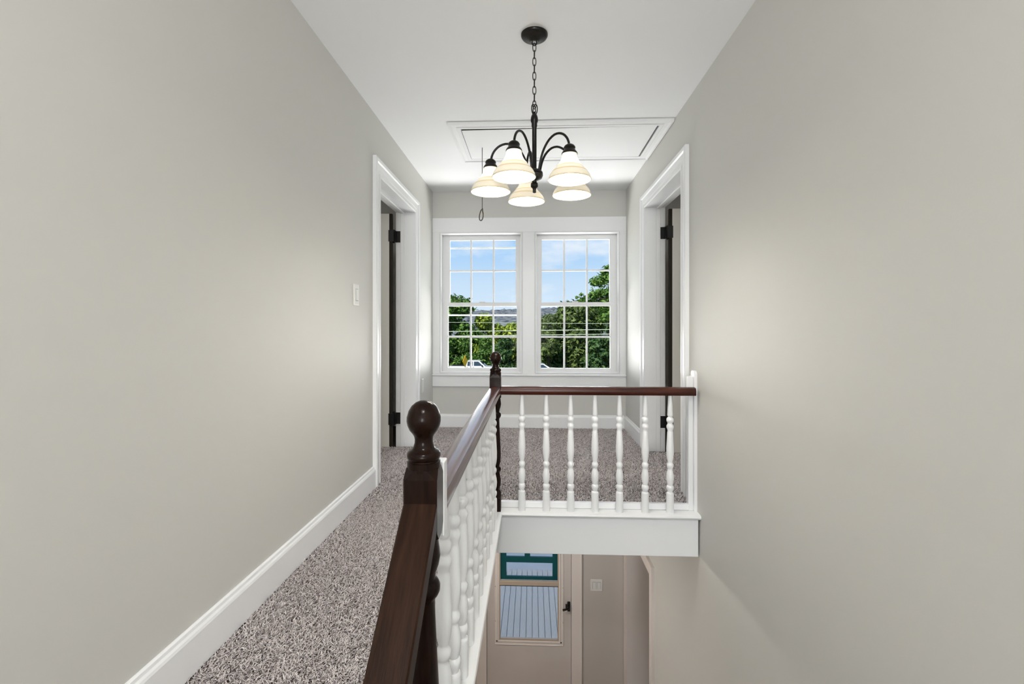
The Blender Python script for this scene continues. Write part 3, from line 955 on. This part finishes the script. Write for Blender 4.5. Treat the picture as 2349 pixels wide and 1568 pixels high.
for i, ang in enumerate((-25, 47, 119, 191, 263)):
    a = R(ang)
    dx, dy = math.sin(a), -math.cos(a)
    px, py = CX + RA * dx, CY + RA * dy
    arm = MB()
    path = [(.030, 1.788), (.033, 1.805), (.040, 1.835), (.053, 1.868), (.072, 1.897), (.097, 1.920), (.127, 1.932), (.155, 1.930), (.180, 1.918), (.199, 1.898), (.210, 1.874), (RA, 1.845)]
    # smooth the path
    fine = []
    for q in range(len(path) - 1):
        for t in (0, .5):
            p0 = path[max(q - 1, 0)]; p1 = path[q]; p2 = path[q + 1]; p3 = path[min(q + 2, len(path) - 1)]
            fine.append(tuple(.5 * ((2 * p1[w]) + (-p0[w] + p2[w]) * t + (2 * p0[w] - 5 * p1[w] + 4 * p2[w] - p3[w]) * t * t + (-p0[w] + 3 * p1[w] - 3 * p2[w] + p3[w]) * t ** 3) for w in (0, 1)))
    fine.append(path[-1])
    arm.tube([(CX + r_ * dx, CY + r_ * dy, zz) for r_, zz in fine], .0056, 10)
    A_ = arm.build('arm', 'black_iron', ch, True)
    MB().lathe([(.006, .162), (.013, .159), (.021, .154), (.026, .147), (.0265, .142), (.0245, .139), (.0260, .133), (.0310, .127), (.0360, .119), (.0360, .115), (.031, .115)][::-1], (px, py, ZR), 28).build('shade_holder', 'black_iron', A_, True)
    if shade_m is None:
        so = MB().lathe(SP[::-1], (px, py, ZR), 48, cap=False)
        S = so.build('glass_shade', 'shade_glass', ch, 'full', origin=(px, py, ZR))
        shade_m = S.data
        lip = MB().tube([(px + .0952 * math.cos(t), py + .0952 * math.sin(t), ZR) for t in [q * 2 * math.pi / 48 for q in range(48)]], .0021, 8, closed=True)
        Lp = lip.build('rim', 'shade_glass', S, 'full')
        lip_m = Lp.data
    else:
        S = bpy.data.objects.new('glass_shade', shade_m); COL.objects.link(S); S.parent = ch
        S.location = Vector((px, py, ZR)) - wloc(ch)
        Lp = bpy.data.objects.new('rim', lip_m); COL.objects.link(Lp); Lp.parent = S
    drop = .040 if i == 3 else 0.0
    bz = 1.752 - drop
    MB().lathe([(.0001, -.030), (.012, -.0275), (.021, -.0215), (.0275, -.012), (.030, 0), (.0285, .010), (.024, .022), (.0165, .036), (.0135, .045), (.0130, .056)], (px, py, bz), 20).build('bulb', 'bulb_lit', ch, True)
    MB().lathe([(.0136, 0), (.0136, .045 + drop), (.010, .05 + drop)], (px, py, bz + .056), 16).build('socket', 'plastic_white', ch, True)

# unseen dome lamps: fill added above the landing behind the camera, one downstairs
def dome(name, x, y, zc, r, m_, label):
    D = empty(name, (x, y, zc))
    tag(D, label, 'ceiling lamp')
    MB().lathe([(r + .012, 0), (r + .012, -.022), (r, -.026)], (x, y, zc), 32).build('base_ring', 'black_iron', D, True)
    MB().lathe([(r, -.024), (r * .97, -.045), (r * .80, -.075), (r * .5, -.095), (.002, -.102)], (x, y, zc), 32).build('dome_glass', m_, D, True)
dome('ceiling_lamp', 0, -.55, H, .16, 'dome_lit', 'round frosted ceiling lamp over the stair landing')
dome('ceiling_lamp', -.45, 3.6, -.29, .13, 'lower_dome_lit', 'round frosted ceiling lamp in the downstairs entrance hall')

dome('ceiling_lamp', -2.5, 2.5, H, .15, 'room_dome_lit', 'round frosted ceiling lamp in the room beyond the left doorway')  # side room lamps added to brighten the open door leaves
dome('ceiling_lamp', 2.45, 2.5, H, .15, 'room_dome_lit', 'round frosted ceiling lamp in the room beyond the right doorway')

# ------------------------------------------------------------------ carpet pile
def carpet(name, rects, spacing, seed, h, w):
    rng = np.random.default_rng(seed)
    P = []
    for (x0, x1, y0, y1) in rects:
        nx, ny = int((x1 - x0) / spacing), int((y1 - y0) / spacing)
        gx, gy = np.meshgrid(np.arange(nx), np.arange(ny))
        px = x0 + (gx + rng.random(gx.shape)) * (x1 - x0) / nx
        py = y0 + (gy + rng.random(gy.shape)) * (y1 - y0) / ny
        P.append(np.stack([px.ravel(), py.ravel()], 1))
    P = np.concatenate(P)
    n = len(P)
    # lean direction drifts slowly over the floor, like trodden pile
    f = 2.2
    drift = np.array([noise.noise((p[0] * f, p[1] * f, seed)) for p in P]) if n < 250000 else np.zeros(n)
    th = drift * 5 + rng.normal(0, 1.3, n)
    lean = (.35 + .35 * rng.random(n) + .5 * np.clip(drift, -.4, .6)) * h
    hh = h * (.75 + .5 * rng.random(n)) * (1 - .25 * np.clip(drift, 0, 1))
    lx, ly = np.cos(th) * lean, np.sin(th) * lean
    curl = rng.normal(0, .45 * h, (n, 2))
    ww = w * (.8 + .4 * rng.random(n))
    rings = []
    a0 = rng.random(n) * 6.28
    for (t, s) in ((0., .9), (.55, 1.), (1., .75)):
        cx = P[:, 0] + lx * t * t + curl[:, 0] * math.sin(t * math.pi) * .8
        cy = P[:, 1] + ly * t * t + curl[:, 1] * math.sin(t * math.pi) * .8
        cz = ZF + hh * (t - .18 * t * t)
        for k in range(3):
            a = a0 + k * 2.094 + t * 1.2
            rings.append(np.stack([cx + np.cos(a) * ww * s, cy + np.sin(a) * ww * s, cz], 1))
    V = np.stack(rings, 1).reshape(-1, 3)           # n * 9
    fq = []
    for l in (0, 3):
        for k in range(3):
            fq.append((l + k, l + (k + 1) % 3, l + 3 + (k + 1) % 3, l + 3 + k))
    fq = np.array(fq)
    base_i = (np.arange(n) * 9)[:, None, None]
    quads = (base_i + fq[None]).reshape(-1, 4)
    tris = (np.arange(n) * 9)[:, None] + np.array([6, 7, 8])[None]
    me = bpy.data.meshes.new(name)
    me.vertices.add(len(V)); me.vertices.foreach_set('co', V.astype(np.float32).ravel())
    loops = np.concatenate([quads.ravel(), tris.ravel()]).astype(np.int32)
    starts = np.concatenate([np.arange(len(quads)) * 4, len(quads) * 4 + np.arange(len(tris)) * 3]).astype(np.int32)
    me.loops.add(len(loops)); me.loops.foreach_set('vertex_index', loops)
    me.polygons.add(len(starts)); me.polygons.foreach_set('loop_start', starts)
    me.update(calc_edges=True)
    me.validate()
    o = bpy.data.objects.new(name, me)
    me.materials.append(MATS['carpet_pile'])
    me.polygons.foreach_set('use_smooth', [True] * len(me.polygons))
    COL.objects.link(o)
    o.parent = floor
    o['kind'] = 'stuff'
    return o
carpet('carpet_pile', [(XL + .021, -.276, 1.05, 2.84)], .0058, 3, .016, .0021)
carpet('carpet_pile', [(XL + .021, XR - .005, 2.836, YB - .021), (XL - .6, XL + .021, LD[0], 4.05), (XR - .005, XR + .6, RD[0], 3.98)], .0085, 5, .016, .0030)

# ------------------------------------------------------------------ outside
ZG = -4.7
o = MB().box(-260, 260, 5.06, 700, ZG - 1, ZG).build('ground_lawn', 'lawn')
struct(o, 'grass ground beyond the house', 'ground')
o = MB().box(-120, 120, 49.5, 58.5, ZG, ZG + .02).build('street', 'asphalt')
struct(o, 'grey asphalt street in front of the trees', 'street')
o = MB().box(-1.6, 1.6, 7.83, 30, ZG, -3.1, .02).build('front_walk', 'concrete')
struct(o, 'pale concrete walk in front of the porch', 'path')
porch = empty('porch_floor', (0, 6.4, -2.99))
struct(porch, 'grey weathered porch floorboards outside the entrance door', 'porch')
MB().box(-1.6, 1.6, YB + T + .005, 7.78, ZG, -3.0).build('porch_base', 'concrete', porch)
pm = None
pw = .083
for k in range(38):
    x = -1.577 + k * pw
    if pm is None:
        o = MB().box(x + .003, x + pw - .003, YB + T + .005, 7.80, -2.995, -2.965, .003).build('plank', 'porch_wood', porch, origin=(x, 6.4, -2.98))
        pm = o.data
    else:
        o = bpy.data.objects.new('plank', pm); COL.objects.link(o); o.parent = porch
        o.location = Vector((x, 6.4, -2.98)) - wloc(porch)
        o.location.z += random.Random(k).uniform(-.002, .002)

def leaf_mesh(name, blobs, count, size, seed, wexp=.75, spread=.12):
    """leaf sprays scattered over the shells of ellipsoid blobs (cx, cy, cz, rx, ry, rz)"""
    rng = np.random.default_rng(seed)
    vol = np.array([b[3] * b[4] * b[5] for b in blobs]) ** wexp
    idx = rng.choice(len(blobs), count, p=vol / vol.sum())
    B = np.array(blobs)[idx]
    d = rng.normal(size=(count, 3)); d /= np.linalg.norm(d, axis=1)[:, None]
    rad = rng.random(count) ** .35 * (1 + spread * rng.normal(size=count))
    lump = 1 + .18 * np.sin(d[:, 0] * 7 + idx) * np.sin(d[:, 2] * 6 + idx * 2)
    C = B[:, :3] + d * B[:, 3:6] * (rad * lump)[:, None]
    nrm = d + rng.normal(0, .6, (count, 3)) + np.array([0, 0, .5]); nrm /= np.linalg.norm(nrm, axis=1)[:, None]
    t = np.cross(nrm, rng.normal(size=(count, 3))); t /= np.linalg.norm(t, axis=1)[:, None]
    b = np.cross(nrm, t)
    s = size * (.6 + .8 * rng.random(count))[:, None]
    V = np.stack([C - t * s, C - b * s * .42 + nrm * s * .12, C + t * s - nrm * s * .25, C + b * s * .42 + nrm * s * .12], 1).reshape(-1, 3)
    n = count
    F = (np.arange(n)[:, None] * 4 + np.array([[0, 1, 2, 3]])).astype(np.int32)
    me = bpy.data.meshes.new(name)
    me.vertices.add(len(V)); me.vertices.foreach_set('co', V.astype(np.float32).ravel())
    me.loops.add(4 * n); me.loops.foreach_set('vertex_index', F.ravel())
    me.polygons.add(n); me.polygons.foreach_set('loop_start', (np.arange(n) * 4).astype(np.int32))
    me.update(calc_edges=True)
    return me

def tree(name, x, y, top, rx, label, m_, seed, cat='tree', leaves=5200, size=.30, low=None, ry=None, crown_low=.12, blobs=None, wexp=.75):
    rnd = random.Random(seed)
    Tt = empty(name, (x, y, ZG))
    tag(Tt, label, cat)
    hgt = top - ZG
    ry = ry or rx
    if blobs is None:
        blobs = []
        for k in range(15):
            f = crown_low + (1 - crown_low) * (k + .5) / 15
            z = ZG + hgt * f
            prof_ = math.sin(math.pi * min(1, .18 + .82 * f)) ** .6 if f < .98 else .3
            rr = rx * prof_
            a = rnd.uniform(0, 6.28)
            q = rnd.uniform(.25, .75)
            br = rnd.uniform(.32, .5) * rx
            cz = min(z, top - br * .8)
            blobs.append((x + math.cos(a) * rr * q, y + math.sin(a) * ry * q * prof_, cz, br, br, br * .8))
        blobs.append((x, y, top - rx * .4, rx * .45, ry * .45, rx * .42))
    link('foliage', leaf_mesh('foliage', blobs, leaves, size, seed, wexp, .3 if wexp < .7 else .12), m_, Tt)
    m = MB()
    m.tube([(x, y, ZG - .1), (x + .1, y, ZG + hgt * .3), (x - .05, y + .1, ZG + hgt * .6), (x, y, ZG + hgt * .88)], [.05 * rx + .06, .04 * rx + .05, .03 * rx + .03, .02], 8)
    for b in blobs[::2]:
        z0 = min(max(b[2] - 1.2, ZG + hgt * .2), ZG + hgt * .8)
        m.tube([(x, y, z0), ((x + b[0]) / 2, (y + b[1]) / 2, (z0 + b[2]) / 2 + .15), (b[0], b[1], b[2])], [.015 * rx + .03, .012 * rx + .02, .015], 6)
    m.build('trunk', 'bark', Tt)
    return Tt

tree('leafy_tree', -11.6, 66, 5.3, 4.0, 'tall dark green tree at the left edge of the left window', 'leaf_mid', 11, leaves=7000, size=.34)
tree('leafy_tree', -6.9, 67, 2.9, 2.6, 'bright yellow-green tree behind the white pickup truck', 'leaf_yellow', 12, leaves=6500, size=.30)
tree('leafy_tree', -2.9, 68, 1.5, 2.4, 'low yellow-green tree at the right edge of the left window', 'leaf_yellow', 13, leaves=5200, size=.28)
tree('leafy_tree', .4, 66, 2.0, 2.2, 'dull green tree hidden mostly behind the post between the windows', 'leaf_olive', 14, leaves=4000)
tree('leafy_tree', 5.0, 62, 4.3, 3.5, 'broad olive green tree in the middle of the right window', 'leaf_olive', 15, leaves=8000, size=.30)
tree('leafy_tree', 2.0, 60, 2.6, 2.3, 'rounded yellow-olive tree at the left of the right window', 'leaf_olive', 16, leaves=4500, size=.26)
tree('conifer_tree', 9.4, 58, 4.6, 3.0, 'dark evergreen tree at the right edge of the right window', 'leaf_dark', 17, leaves=6000, size=.30)
bl = []
rnd = random.Random(5)
for (bx, bz, br) in ((5.9, 4.95, .8), (5.3, 4.85, .5), (6.5, 5.3, .8), (6.5, 6.1, .35), (6.1, 5.7, .3), (5.6, 3.8, .7), (5.0, 3.6, .5), (6.3, 3.9, .8), (4.55, 3.5, .22), (4.2, 3.35, .25), (3.9, 3.2, .22), (3.7, 3.5, .14), (4.1, 3.75, .14), (4.6, 3.1, .4), (5.3, 3.0, .6), (6.2, 2.9, .8), (7.2, 3.5, 1.2), (8.2, 4.5, 1.8), (8.4, 6.2, 1.3), (7.4, 5.4, 1.1), (7.6, 2.6, 1.3), (9.4, 5.0, 1.8), (8.6, 7.2, .9), (6.4, 2.0, 1.0)):
    bl.append((bx + .02, 40 + rnd.uniform(-.8, .8), bz, br, br * 1.1, br * .62))
tree('leafy_tree', 8.3, 40, 7.8, 3.2, 'tall airy tree rising against the sky in the right window', 'leaf_mid', 18, leaves=6500, size=.17, blobs=bl, wexp=.5)
tree('leafy_tree', 7.9, 66, 4.5, 3.0, 'dull green tree filling the gap at the right of the right window', 'leaf_olive', 19, leaves=5500, size=.30)
hs = [(-14.5, 'leaf_dark', 'dark shrub at the far left of the left window'), (-11.8, 'leaf_mid', 'leafy green shrub behind the bed of the pickup'), (-8.9, 'leaf_mid', 'tall green shrub right behind the pickup cab'),
      (-6.1, 'leaf_mid', 'green shrub behind the pickup hood'), (-3.6, 'leaf_dark', 'dark green shrub right of the pickup truck'), (-1.2, 'leaf_olive', 'brownish olive shrub near the middle post'), (1.1, 'leaf_olive', 'olive shrub around the parked white car'),
      (3.3, 'leaf_dark', 'dark shrub under the broad olive tree'), (5.6, 'leaf_olive', 'olive shrub at the centre bottom of the right window'), (7.8, 'leaf_dark', 'dark shrub at the lower right of the right window'), (10.2, 'leaf_dark', 'dark shrub at the far right of the right window')]
for i, (x, m_, lab) in enumerate(hs):
    tree('shrub', x, 61.2 + (i % 3) * .5, -.9 + .5 * math.sin(i * 2.3) + (.5 if x < 0 else .3), 1.75, lab, m_, 30 + i, cat='shrub', leaves=3200, size=.26, crown_low=.02)

# wooded hill far behind
def hill():
    nx, ny = 150, 34
    V, Fc = [], []
    for j in range(ny):
        for i in range(nx):
            x = -230 + 460 * i / (nx - 1)
            y = 260 + 130 * j / (ny - 1)
            t = j / (ny - 1)
            zz = ZG + (18.0 + 1.6 * math.sin(x * .03 + 1.0)) * math.sin(t * math.pi * .5) ** .8
            zz += 2.6 * abs(noise.noise((x * .16, y * .16, 1.3))) * (.3 + t) + 1.6 * noise.noise((x * .45, y * .45, 4.1)) * (.3 + t)
            V.append((x, y, zz if j else ZG - .5))
    for j in range(ny - 1):
        for i in range(nx - 1):
            a = j * nx + i
            Fc.append((a, a + 1, a + nx + 1, a + nx))
    k = len(V)
    for i in range(nx):
        V.append((V[(ny - 1) * nx + i][0], 391, ZG - .5))
    for i in range(nx - 1):
        a = (ny - 1) * nx + i
        Fc.append((a, a + 1, k + i + 1, k + i))
    me = bpy.data.meshes.new('hill'); me.from_pydata(V, [], Fc); me.update()
    o = link('hill', me, 'hill_forest')
    struct(o, 'grey-green wooded hill on the horizon', 'hill')
hill()

# white pickup truck, side on, nose to the right
def vehicle(name, ox, oy, kind, label):
    Tk = empty(name, (ox, oy, ZG + .02))
    tag(Tk, label, 'pickup truck' if kind == 'truck' else 'car')
    z0 = ZG + .02
    side = lambda u, v, d: (ox + u, oy + d, z0 + v)
    if kind == 'truck':
        L, Wd = 5.5, 1.9
        body = [(0, .55), (.25, .48), (.75, .48), (.82, .75), (1.0, .90), (1.3, .90), (1.48, .75), (1.55, .48), (4.02, .48), (4.08, .75), (4.25, .90), (4.55, .90), (4.73, .75), (4.8, .45), (5.4, .45), (5.5, .60), (5.48, .95), (5.30, 1.06), (4.25, 1.12), (4.0, 1.14), (1.9, 1.14), (1.9, 1.18), (.02, 1.18)]
        cab = [(1.92, 1.13), (1.98, 1.70), (2.10, 1.80), (3.35, 1.80), (3.50, 1.76), (4.22, 1.13)]
        wins = [[(2.10, 1.20), (2.13, 1.66), (2.20, 1.70), (2.72, 1.70), (2.72, 1.20)], [(2.86, 1.20), (2.86, 1.70), (3.34, 1.70), (3.42, 1.66), (3.92, 1.20)]]
        wheels = ((1.15, .40), (4.40, .40))
    else:
        L, Wd = 4.4, 1.75
        body = [(0, .5), (.1, .35), (.55, .35), (.62, .55), (.78, .66), (1.02, .66), (1.18, .55), (1.25, .35), (3.1, .35), (3.17, .55), (3.33, .66), (3.57, .66), (3.73, .55), (3.8, .35), (4.3, .35), (4.4, .5), (4.35, .75), (4.1, .86), (3.25, .95), (.6, .98), (.05, .92)]
        cab = [(.55, .96), (1.15, 1.38), (1.4, 1.44), (2.3, 1.44), (2.5, 1.40), (3.25, .95)]
        wins = [[(.95, 1.0), (1.25, 1.33), (1.75, 1.37), (1.75, 1.0)], [(1.85, 1.0), (1.85, 1.37), (2.35, 1.37), (2.9, 1.0)]]
        wheels = ((.90, .32), (3.45, .32))
    hw = Wd / 2
    MB().prism(body, side, -hw, hw).build('body', 'car_white', Tk)
    m = MB()
    # cab narrows towards the roof
    zs = [p[1] for p in cab]; zl, zh = min(zs), max(zs)
    inset = lambda v: .16 * (v - zl) / (zh - zl)
    C = m.prism(cab, lambda u, v, d: side(u, v, math.copysign(hw - .02 - inset(v), d)), -1, 1)
    m.build('cab', 'car_white', Tk)
    for w in wins:
        for s in (-1, 1):
            m = MB()
            m.prism(w, lambda u, v, d: side(u, v, s * (hw - .02 - inset(v) + d)), -.02, .006)
            m.build('side_window', 'car_glass', Tk)
    # windscreen and rear window
    for (p, q) in ((cab[-1], cab[-2]), (cab[0], cab[1])):
        m = MB()
        e_ = .012 if p is cab[-1] else -.012
        vs_ = []
        for off in (0, e_):
            for (t, s) in ((.08, -1), (.08, 1), (.92, 1), (.92, -1)):
                u = p[0] + (q[0] - p[0]) * t; v = p[1] + (q[1] - p[1]) * t
                vs_.append(m.bm.verts.new(side(u + off, v + abs(off) * .4, s * (hw - .12 - inset(v)))))
        for f in ((0, 1, 2, 3), (4, 5, 6, 7), (0, 1, 5, 4), (1, 2, 6, 5), (2, 3, 7, 6), (3, 0, 4, 7)):
            m.bm.faces.new([vs_[i] for i in f])
        m.build('windscreen', 'car_glass', Tk)
    for (wx, wr) in wheels:
        for s in (-1, 1):
            yy = oy + s * (hw - .12)
            W_ = MB().lathe([(wr * .6, -.11), (wr * .95, -.11), (wr, -.07), (wr, .07), (wr * .95, .11), (wr * .6, .11)], (ox + wx, yy, z0 + wr), 20, 'y').build('wheel', 'rubber', Tk, True)
            MB().lathe([(wr * .15, -.115), (wr * .58, -.10), (wr * .62, -.02), (wr * .62, .02), (wr * .58, .10), (wr * .15, .115)], (ox + wx, yy, z0 + wr), 16, 'y').build('hubcap', 'chrome', W_, True)
    if kind == 'truck':
        for s in (-1, 1):
            MB().box(ox + 3.78, ox + 3.90, oy + s * (hw + .10) - .10, oy + s * (hw + .10) + .10, z0 + 1.12, z0 + 1.30, .02).build('mirror', 'rubber', Tk)
            for hx in (2.72, 2.02):
                MB().box(ox + hx, ox + hx + .16, oy + s * (hw + .012) - .014, oy + s * (hw + .012) + .014, z0 + 1.02, z0 + 1.07).build('door_handle', 'rubber', Tk)
        MB().box(ox + .15, ox + 1.85, oy - hw + .1, oy + hw - .1, z0 + 1.181, z0 + 1.20).build('bed_liner', 'rubber', Tk)
        MB().box(ox + 5.42, ox + 5.56, oy - hw, oy + hw, z0 + .45, z0 + .68, .03).build('bumper', 'chrome', Tk)
        MB().box(ox - .08, ox + .04, oy - hw, oy + hw, z0 + .50, z0 + .68, .03).build('bumper', 'chrome', Tk)
        for s in (-1, 1):
            MB().box(ox + 5.38, ox + 5.49, oy + s * (hw - .2) - .17, oy + s * (hw - .2) + .17, z0 + .80, z0 + .96, .02).build('headlight', 'chrome', Tk)
    return Tk
vehicle('pickup_truck', -9.6, 55, 'truck', 'white crew-cab pickup truck parked on the street')
vehicle('parked_car', -1.1, 55, 'car', 'white car half hidden at the lower left of the right window')
# yellow diamond road sign seen almost edge-on
sg = empty('road_sign', (-5.01, 35, ZG))
tag(sg, 'yellow diamond road sign turned almost edge-on before the truck', 'road sign')
a = R(74)
m = MB()
c_, s_ = math.cos(a), math.sin(a)
m.prism([(-.46, 0), (0, -.46), (.46, 0), (0, .46)], lambda u, v, d: (-5.01 + u * c_ + d * s_, 35 + u * s_ - d * c_, -1.53 + v), -.012, .012)
m.build('sign_plate', 'sign_yellow', sg)
MB().box(-5.035, -4.985, 35.03, 35.07, ZG - .05, -1.1).build('post', 'steel', sg)
# overhead cables
for i, (z0, sag, lab) in enumerate(((.80, .25, 'upper pale overhead cable crossing in front of the trees'), (.50, .20, 'lower pale overhead cable crossing in front of the trees'), (1.28, .30, 'highest thin overhead cable against the far hill'))):
    pts = []
    for k in range(41):
        t = k / 40
        pts.append((-32 + 64 * t, 30 + i * .5 + 3 * (t - .5), z0 - sag * (1 - (2 * t - 1) ** 2) * 1.0 + sag + (t - .5) * (.8 if i < 2 else -.5)))
    tag(MB().tube(pts, .020 if i < 2 else .012, 5).build('overhead_cable', 'cable_grey'), lab, 'cable', 'overhead cables')
